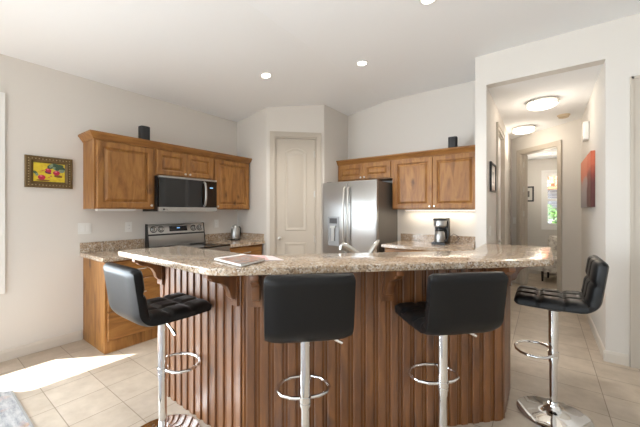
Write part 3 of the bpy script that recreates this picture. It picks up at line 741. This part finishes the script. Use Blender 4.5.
# coffee maker
cm = thing('coffee_maker', 'black and steel drip coffee maker with thermal jug under the lit cabinet', 'coffee maker', (-1.10, 4.20, .9145), 0)
b = MB(); b.box((-.085, -.14, 0), (.085, .12, .028), .008); b.box((-.085, .02, .028), (.085, .12, .30), .010); b.build('body', M_black, cm)
b = MB(); b.lathe([(.0, .225), (.062, .225), (.078, .24), (.082, .325), (.076, .335), (0, .338)], (0, -.045, 0), 28); br = b.build('brew_head', M_steel, cm)
b = MB(); b.lathe([(.083, .312), (.086, .318), (.086, .336), (.06, .345), (0, .346)], (0, -.045, 0), 28); b.box((-.08, -.03, .301), (.08, .118, .344), .008); b.build('lid', M_black, cm)
b = MB(); b.lathe([(0, .029), (.058, .029), (.064, .036), (.066, .11), (.06, .15), (.05, .172), (0, .174)], (0, -.055, 0), 30); j = b.build('jug', M_steel, cm)
b = MB(); b.lathe([(.051, .1745), (.053, .18), (.05, .205), (.03, .214), (0, .215)], (0, -.055, 0), 26); b.build('jug_lid', M_black, j)
b = MB(); b.tube([(.045, -.075, .20), (.095, -.095, .205), (.118, -.105, .17), (.115, -.105, .09), (.09, -.09, .055), (.06, -.075, .05)], .010, 10); b.build('jug_handle', M_black, j)
b = MB(); b.tube([(.07, .10, .06), (.10, .12, .10), (.13, .125, .13), (.17, .128, .11), (.20, .126, .07), (.18, .12, .03), (.14, .11, .008), (.10, .11, .006)], .0035, 8); b.build('cord', M_black, cm)
# speakers on top of the cabinets
def speaker(label, loc, rot, w, d, h):
    t = thing('speaker', label, 'speaker', loc, rot)
    b = MB(); b.prism(rrect(-w/2, w/2, -d/2, d/2, .03), .004, h, bev=.006); b.build('body', plain('speaker_cloth', (.018, .018, .02), .6), t)
    b = MB(); b.prism(rrect(-w/2+.01, w/2-.01, -d/2+.01, d/2-.01, .025), 0, .0035); b.build('foot', M_black, t)
speaker('small black speaker on top of the left cabinet run', (XL+.225, 1.61, UT+.0755), 90, .105, .10, .17)
speaker('small black speaker on top of the cabinet above the coffee maker', (-.93, 4.10, UT+.0755), 0, .105, .09, .14)

# ------------------------------------------------------------------ on the walls
# radish painting
pic = thing('framed_painting', 'small bronze framed painting of red radishes on yellow', 'painting', (XL, .648, 1.575), 90)
w, h = .358, .302; fw = .062
b = MB(); b.rings_rect(0, w, 0, h, [(0, -.001), (0, -.022), (.006, -.028), (.016, -.028), (.020, -.022), (.032, -.022), (.036, -.026), (.044, -.026), (.056, -.012), (.062, -.010)]); fr = b.build('frame', M_bronze, pic, smooth=20)
b = MB()
nb = 13
for i in range(nb):
    x = .026 + (w-.052)*i/(nb-1)
    for z in (.026, h-.026): b.sphere((x, -.023, z), .0055, 8, 6)
for i in range(1, 10):
    z = .026 + (h-.052)*i/10
    for x in (.026, w-.026): b.sphere((x, -.023, z), .0055, 8, 6)
b.build('beading', M_bead, fr)
mats = [blotch('paint_yellow', 30, [(.35, (.60, .42, .02)), (.6, (.72, .56, .03)), (.75, (.46, .31, .03))], .5), plain('paint_red', (.46, .015, .05), .4), plain('paint_pink', (.70, .16, .22), .4),
        plain('paint_leaf', (.05, .10, .055), .5), plain('paint_pale_leaf', (.20, .27, .17), .5), plain('paint_brown', (.20, .085, .02), .5), plain('paint_plum', (.17, .03, .06), .5)]
b = MB(); b.box((fw, -.012, fw), (w-fw, -.004, h-fw))
def blob(mi, x, z, rx, rz, lay, rot=0):
    b.mi = mi; P = [(x + rx*math.cos(a)*math.cos(rot) - rz*math.sin(a)*math.sin(rot), z + rx*math.cos(a)*math.sin(rot) + rz*math.sin(a)*math.cos(rot)) for a in [2*math.pi*i/20 for i in range(20)]]
    b.prism(P, -.0121 - .0004*lay, -.0119, axis='y')
x0, z0 = fw, fw; cw, ch = w-2*fw, h-2*fw
U = lambda u: x0 + cw*u
V = lambda v: z0 + ch*v
for a in [(3, .58, .86, .040, .022, 1, .5), (3, .83, .84, .05, .018, 2, -.5), (3, .75, .9, .05, .014, 1, .1), (4, .70, .72, .030, .014, 2, -.6), (3, .80, .80, .034, .02, 3, .8), (4, .90, .62, .022, .016, 4, .2), (3, .92, .75, .016, .022, 3, 0), (4, .55, .88, .022, .012, 4, 1.0), (3, .06, .45, .012, .022, 2, .7), (4, .10, .36, .012, .014, 3, 0),
          (5, .78, .32, .034, .013, 1, -.1), (5, .30, .06, .05, .008, 1, 0), (6, .45, .50, .026, .013, 4, -.3), (1, .46, .62, .024, .017, 5, -.4), (2, .44, .66, .010, .006, 6, 0), (1, .72, .50, .027, .022, 6, 0), (2, .70, .56, .011, .008, 7, 0),
          (1, .25, .22, .028, .024, 5, 0), (2, .23, .29, .011, .007, 6, 0), (1, .50, .25, .022, .0025, 3, .6), (1, .28, .58, .018, .0025, 3, .5)]: blob(a[0], U(a[1]), V(a[2]), a[3], a[4], a[5], a[6])
b.build('canvas', mats, pic, smooth=0)
# switches and outlets
def plate(name, label, cat, loc, rot, n, kind):
    t = thing(name, label, cat, loc, rot); w = .07 + .046*(n-1)
    b = MB(); b.box((-w/2, -.006, -.058), (w/2, 0, .058), .003); b.build('plate', M_plate, t)
    for i in range(n):
        x = (i-(n-1)/2)*.046
        if kind == 's': b = MB(); b.box((x-.016, -.010, -.033), (x+.016, -.0062, .033), .002); b.build('rocker', M_white, t)
        else:
            for z in (-.02, .02):
                b = MB(); b.prism(rrect(x-.016, x+.016, z-.014, z+.014, .008, 4), -.0085, -.0062, axis='y'); so = b.build('socket', M_white, t)
                b = MB(); b.box((x-.008, -.0089, z-.005), (x-.006, -.0084, z+.006)); b.box((x+.006, -.0089, z-.005), (x+.008, -.0084, z+.006)); b.build('slots', M_black, so)
    return t
plate('light_switch', 'white double light switch on the wall left of the worktop', 'light switch', (XL, 1.112, 1.165), 90, 2, 's')
plate('wall_outlet', 'white power outlet on the wall just left of the range', 'outlet', (XL, 1.535, 1.163), 90, 1, 'o')
plate('wall_outlet', 'white power outlet on the wall between range and kettle', 'outlet', (XL, 2.72, 1.163), 90, 1, 'o')
plate('light_switch', 'white light switch beside the doorway at the hall end', 'light switch', e45(1.80, 0)[:2] + (1.17,), -45, 1, 's')
plate('light_switch', 'white light switch on the left hall wall below the small black frame', 'light switch', (-.504, 4.02, 1.12), 90, 1, 's')
# small frame in the hall and one in the far room
def frame(label, loc, rot, w, h, mat, mats, fw=.025):
    t = thing('picture_frame', label, 'picture', loc, rot)
    b = MB(); b.rings_rect(-w/2, w/2, -h/2, h/2, [(0, -.001), (0, -.02), (.004, -.024), (fw-.004, -.024), (fw, -.016), (fw+.001, -.010)]); b.build('frame', mat, t)
    b = MB(); b.box((-w/2+fw, -.0125, -h/2+fw), (w/2-fw, -.0102, h/2-fw)); b.mi = 1
    b.prism(rrect(-w*.16, w*.16, -h*.2, h*.2, .01), -.0135, -.0124, axis='y'); b.build('print', mats, t)
M_print = plain('pale_print', (.62, .60, .56), .4); M_ink = plain('dark_print', (.12, .11, .10), .4)
frame('small black framed picture on the left hall wall before the door', (-.504, 4.17, 1.75), 90, .42, .34, M_black, [M_print, M_ink])
frame('small black framed picture beside the window in the far room', (-.29, 8.05, 1.72), 0, .23, .33, M_black, [M_print, M_ink], .03)
# orange canvas on the right hall wall
def art_mat():
    m, n, l, bb = nodes('orange_abstract'); tc = n.new('ShaderNodeTexCoord'); sp = n.new('ShaderNodeSeparateXYZ'); l.new(tc.outputs['Object'], sp.inputs[0])
    t = n.new('ShaderNodeTexNoise'); t.inputs['Scale'].default_value = 4; t.inputs['Detail'].default_value = 6; l.new(tc.outputs['Object'], t.inputs['Vector'])
    # local x runs to the right (towards the viewer), z is up
    def ma(op, a, c):
        q_ = n.new('ShaderNodeMath'); q_.operation = op
        for i, v in enumerate((a, c)):
            if isinstance(v, (int, float)): q_.inputs[i].default_value = v
            else: l.new(v, q_.inputs[i])
        return q_.outputs[0]
    hgt = ma('ADD', ma('DIVIDE', sp.outputs[2], .61), ma('MULTIPLY', ma('SUBTRACT', t.outputs['Fac'], .5), .35))
    side = ma('ADD', sp.outputs[0], ma('MULTIPLY', ma('SUBTRACT', t.outputs['Fac'], .5), .5))
    r1 = ramp(n, [(.0, (.30, .28, .29)), (.30, (.40, .34, .34)), (.52, (.48, .34, .32)), (.60, (.68, .20, .11)), (.95, (.72, .24, .13))]); l.new(hgt, r1.inputs[0])
    r2 = ramp(n, [(.0, (.09, .02, .015)), (.45, (.14, .035, .03)), (.62, (.28, .05, .03)), (.75, (.65, .15, .07))]); l.new(hgt, r2.inputs[0])
    mk = n.new('ShaderNodeMapRange'); mk.inputs['From Min'].default_value = .72; mk.inputs['From Max'].default_value = .80; l.new(side, mk.inputs[0])
    mx = n.new('ShaderNodeMix'); mx.data_type = 'RGBA'; l.new(mk.outputs[0], mx.inputs['Factor']); l.new(r1.outputs[0], mx.inputs['A']); l.new(r2.outputs[0], mx.inputs['B'])
    l.new(mx.outputs['Result'], bb.inputs['Base Color']); bb.inputs['Roughness'].default_value = .5; return m
cv = thing('canvas_art', 'tall unframed orange and grey abstract canvas on the hall wall', 'painting', (.446, 5.50, 1.395), -90)
b = MB(); b.box((0, -.038, 0), (1.10, -.002, .61), .004); b.build('canvas', art_mat(), cv)
# door chime
ch = thing('door_chime', 'white door chime box high on the right hall wall', 'chime', (.446, 5.02, 2.34), -90)
b = MB(); b.prism(rrect(-.085, .085, -.115, .115, .03), -.055, -.002, bev=.008, axis='y'); b.build('cover', M_plate, ch)
b = MB(); b.box((-.05, -.058, -.09), (.05, -.0552, -.055), .001); b.build('grille', M_base, ch)

# ------------------------------------------------------------------ ceiling fittings
def can(label, x, y, z, slope=0, power=55, small=False):
    t = thing('recessed_light', label, 'ceiling light', (x, y, z), 0, 'recessed kitchen ceiling lights'); t.rotation_euler = (0, -math.atan(slope), 0)
    b = MB(); b.lathe([(.072, -.001), (.072, -.006), (.055, -.009), (.050, -.002), (.050, -.001)], (0, 0, 0), 32); b.build('trim_ring', M_white, t)
    b = MB(); b.lathe([(.0, -.001), (.050, -.001), (.046, -.0035), (0, -.0045)], (0, 0, 0), 28); b.build('lamp', M_can, t)
    l = bpy.data.lights.new('can_light', 'SPOT'); o = bpy.data.objects.new('can_light', l); COL.objects.link(o); l.energy = power; l.spot_size = R(130); l.spot_blend = .8; l.shadow_soft_size = .05; l.color = (1, .93, .84)
    o.parent = t; o.location = (0, 0, -.02)
can('recessed ceiling light over the range side, leftmost in view', -2.635, 2.505, 3.05 - .149*.685, .149)
can('recessed ceiling light in the middle of the kitchen ceiling', -1.683, 3.097, 3.05)
can('recessed ceiling light nearest the top edge of the photo', -.745, 2.475, 3.05)
t = thing('recessed_light', 'recessed ceiling light in the far room beyond the hall', 'ceiling light', (.05, 7.35, 2.46))
b = MB(); b.lathe([(.09, -.001), (.09, -.006), (.062, -.009), (.06, -.001)], (0, 0, 0), 28); b.build('trim_ring', M_white, t)
b = MB(); b.lathe([(.0, -.001), (.06, -.001), (.05, -.0035), (0, -.0045)], (0, 0, 0), 28); b.build('lamp', M_can, t)
l = bpy.data.lights.new('far_light', 'POINT'); o = bpy.data.objects.new('far_light', l); COL.objects.link(o); l.energy = 9; l.shadow_soft_size = .08; l.color = (1, .9, .76); o.parent = t; o.location = (0, 0, -.45)
def flush(label, x, y, z=2.72):
    t = thing('flush_ceiling_light', label, 'ceiling light', (x, y, z), 0, 'flush hall ceiling lights')
    b = MB(); b.lathe([(0, -.001), (.165, -.001), (.165, -.018), (.150, -.022), (0, -.022)], (0, 0, 0), 40); b.lathe([(.163, -.046), (.168, -.046), (.168, -.056), (.163, -.056), (.156, -.05)], (0, 0, 0), 40)
    for a in (0, 120, 240): b.cyl((.163*math.cos(R(a)), .163*math.sin(R(a)), -.05), (.163*math.cos(R(a)), .163*math.sin(R(a)), -.015), .005, seg=8)
    b.build('rim', M_nickel, t)
    b = MB(); b.lathe([(0, -.0225), (.150, -.0225), (.156, -.045), (.150, -.065), (.12, -.082), (.06, -.094), (0, -.097)], (0, 0, 0), 40); b.build('diffuser', M_lamp, t)
    l = bpy.data.lights.new('flush_light', 'POINT'); o = bpy.data.objects.new('flush_light', l); COL.objects.link(o); l.energy = 5; l.shadow_soft_size = .12; l.color = (1, .89, .74); o.parent = t; o.location = (0, 0, -.24)
flush('round flush ceiling light in the hall, nearer and larger one', -.02, 4.69)
flush('round flush ceiling light in the hall, farther one by the end doorway', -.27, 6.0)
sd = thing('smoke_detector', 'beige round smoke detector on the hall ceiling', 'smoke detector', (.225, 5.55, 2.72))
M_beige = plain('beige_plastic', (.66, .54, .38), .5)
b = MB(); b.lathe([(0, -.001), (.075, -.001), (.075, -.012), (0, -.012)], (0, 0, 0), 28); b.build('base', M_beige, sd)
b = MB(); b.lathe([(0, -.0125), (.062, -.0125), (.06, -.035), (.045, -.043), (0, -.045)], (0, 0, 0), 28); b.build('cover', M_beige, sd)

# ------------------------------------------------------------------ far room armchair
ac = thing('armchair', 'pale patterned armchair beyond the doorway at the hall end', 'armchair', (.30, 7.42, 0), -12)
M_uph = blotch('patterned_upholstery', 14, [(.35, (.38, .34, .31)), (.48, (.66, .62, .56)), (.65, (.76, .73, .68))], .9)
M_legw = plain('dark_leg_wood', (.03, .02, .015), .4)
b = MB(); b.box((-.27, -.30, .20), (.27, .22, .46), .05, 3); b.build('seat', M_uph, ac)
b = MB(); b.prism([(.14, .40), (.24, .40), (.36, .80), (.33, .85), (.27, .85), (.22, .80)], -.29, .29, bev=.03, seg=3, axis='x'); b.build('backrest', M_uph, ac)
for sgn in (-1, 1):
    a, c = sorted((sgn*.275, sgn*.36)); b = MB(); b.box((a, -.30, .20), (c, .26, .60), .035, 3); b.build('arm', M_uph, ac)
for x in (-.28, .28):
    for y in (-.24, .20): b = MB(); b.cyl((x, y, 0), (x, y, .21), .016, .024, seg=12); b.build('leg', M_legw, ac)
# ------------------------------------------------------------------ rug
rg = thing('rug', 'grey patterned rug with orange and blue flecks, on the tile floor', 'rug', (-2.0, -.55, 0))
b = MB(); b.prism(rrect(-1.40, 1.9, -1.6, 1.01, .01), .0005, .010, bev=.003); b.build('pile', M_rug, rg)
b = MB()
for x0, y0, x1, y1 in ((-1.405, -1.6, -1.393, 1.012),): b.box((x0, y0, .0005), (x1, y1, .012), .003)
b.box((-1.393, 1.004, .0005), (1.9, 1.016, .012), .003); b.build('binding', plain('rug_binding', (.28, .27, .25), .9), rg)

# ------------------------------------------------------------------ outside the far window
b = MB(); b.box((-25, -25, -.14), (25, 24, -.105)); struct(b.build('garden_ground', plain('garden_gravel', (.24, .22, .19), .9), smooth=0))
hs = thing('neighbour_house', 'house with a terracotta tiled roof outside the far window', 'house', (1.5, 17, -.1))
b = MB(); b.box((-5, 0, 0), (6, 4, 2.6)); b.build('house_wall', plain('house_stucco', (.33, .34, .38), .9), hs)
b = MB(); b.prism([(-.6, 2.55), (2, 4.4), (4.6, 2.55), (4.6, 2.4), (-.6, 2.4)], -5.4, 6.4, axis='x')
for i in range(60):
    x = -5.3 + .195*i; b.tube([(x, -.62, 2.57), (x, 2.0, 4.43)], .07, 6)
b.build('roof', plain('terracotta', (.50, .20, .10), .8), hs)
for q_, (hx0, hs_, lab) in enumerate(((-.1, 1.0, 'left one'), (1.15, 1.1, 'right one'))):
    hd = thing('garden_shrub', 'green leafy shrub outside the far window, ' + lab, 'shrub', (hx0, 11.2, -.1), 0)
    b = MB(); rr = random.Random(q_+3)
    for i in range(900):
        a = rr.uniform(0, 2*math.pi); zz = rr.uniform(.1, 1.62); rad = .62*math.sqrt(max(.05, 1-((zz-.85)/.95)**2))*rr.uniform(.5, 1)
        c = Vector((rad*math.cos(a), rad*math.sin(a), zz)); u = Vector((rr.gauss(0, 1), rr.gauss(0, 1), rr.gauss(0, 1))).normalized(); v = u.orthogonal().normalized(); sz = rr.uniform(.05, .09)
        vs = [b.bm.verts.new(c + d) for d in (-u*sz, v*sz*.4, u*sz, -v*sz*.4)]; b.bm.faces.new(vs)
    b.build('foliage', blotch('leaf_green', 3, [(.3, (.04, .12, .02)), (.7, (.16, .32, .06))], .6), hd, smooth=0)
    b = MB(); b.cyl((0, 0, 0), (0, 0, 1.1), .03, .012, seg=8); b.build('stem', M_legw, hd)
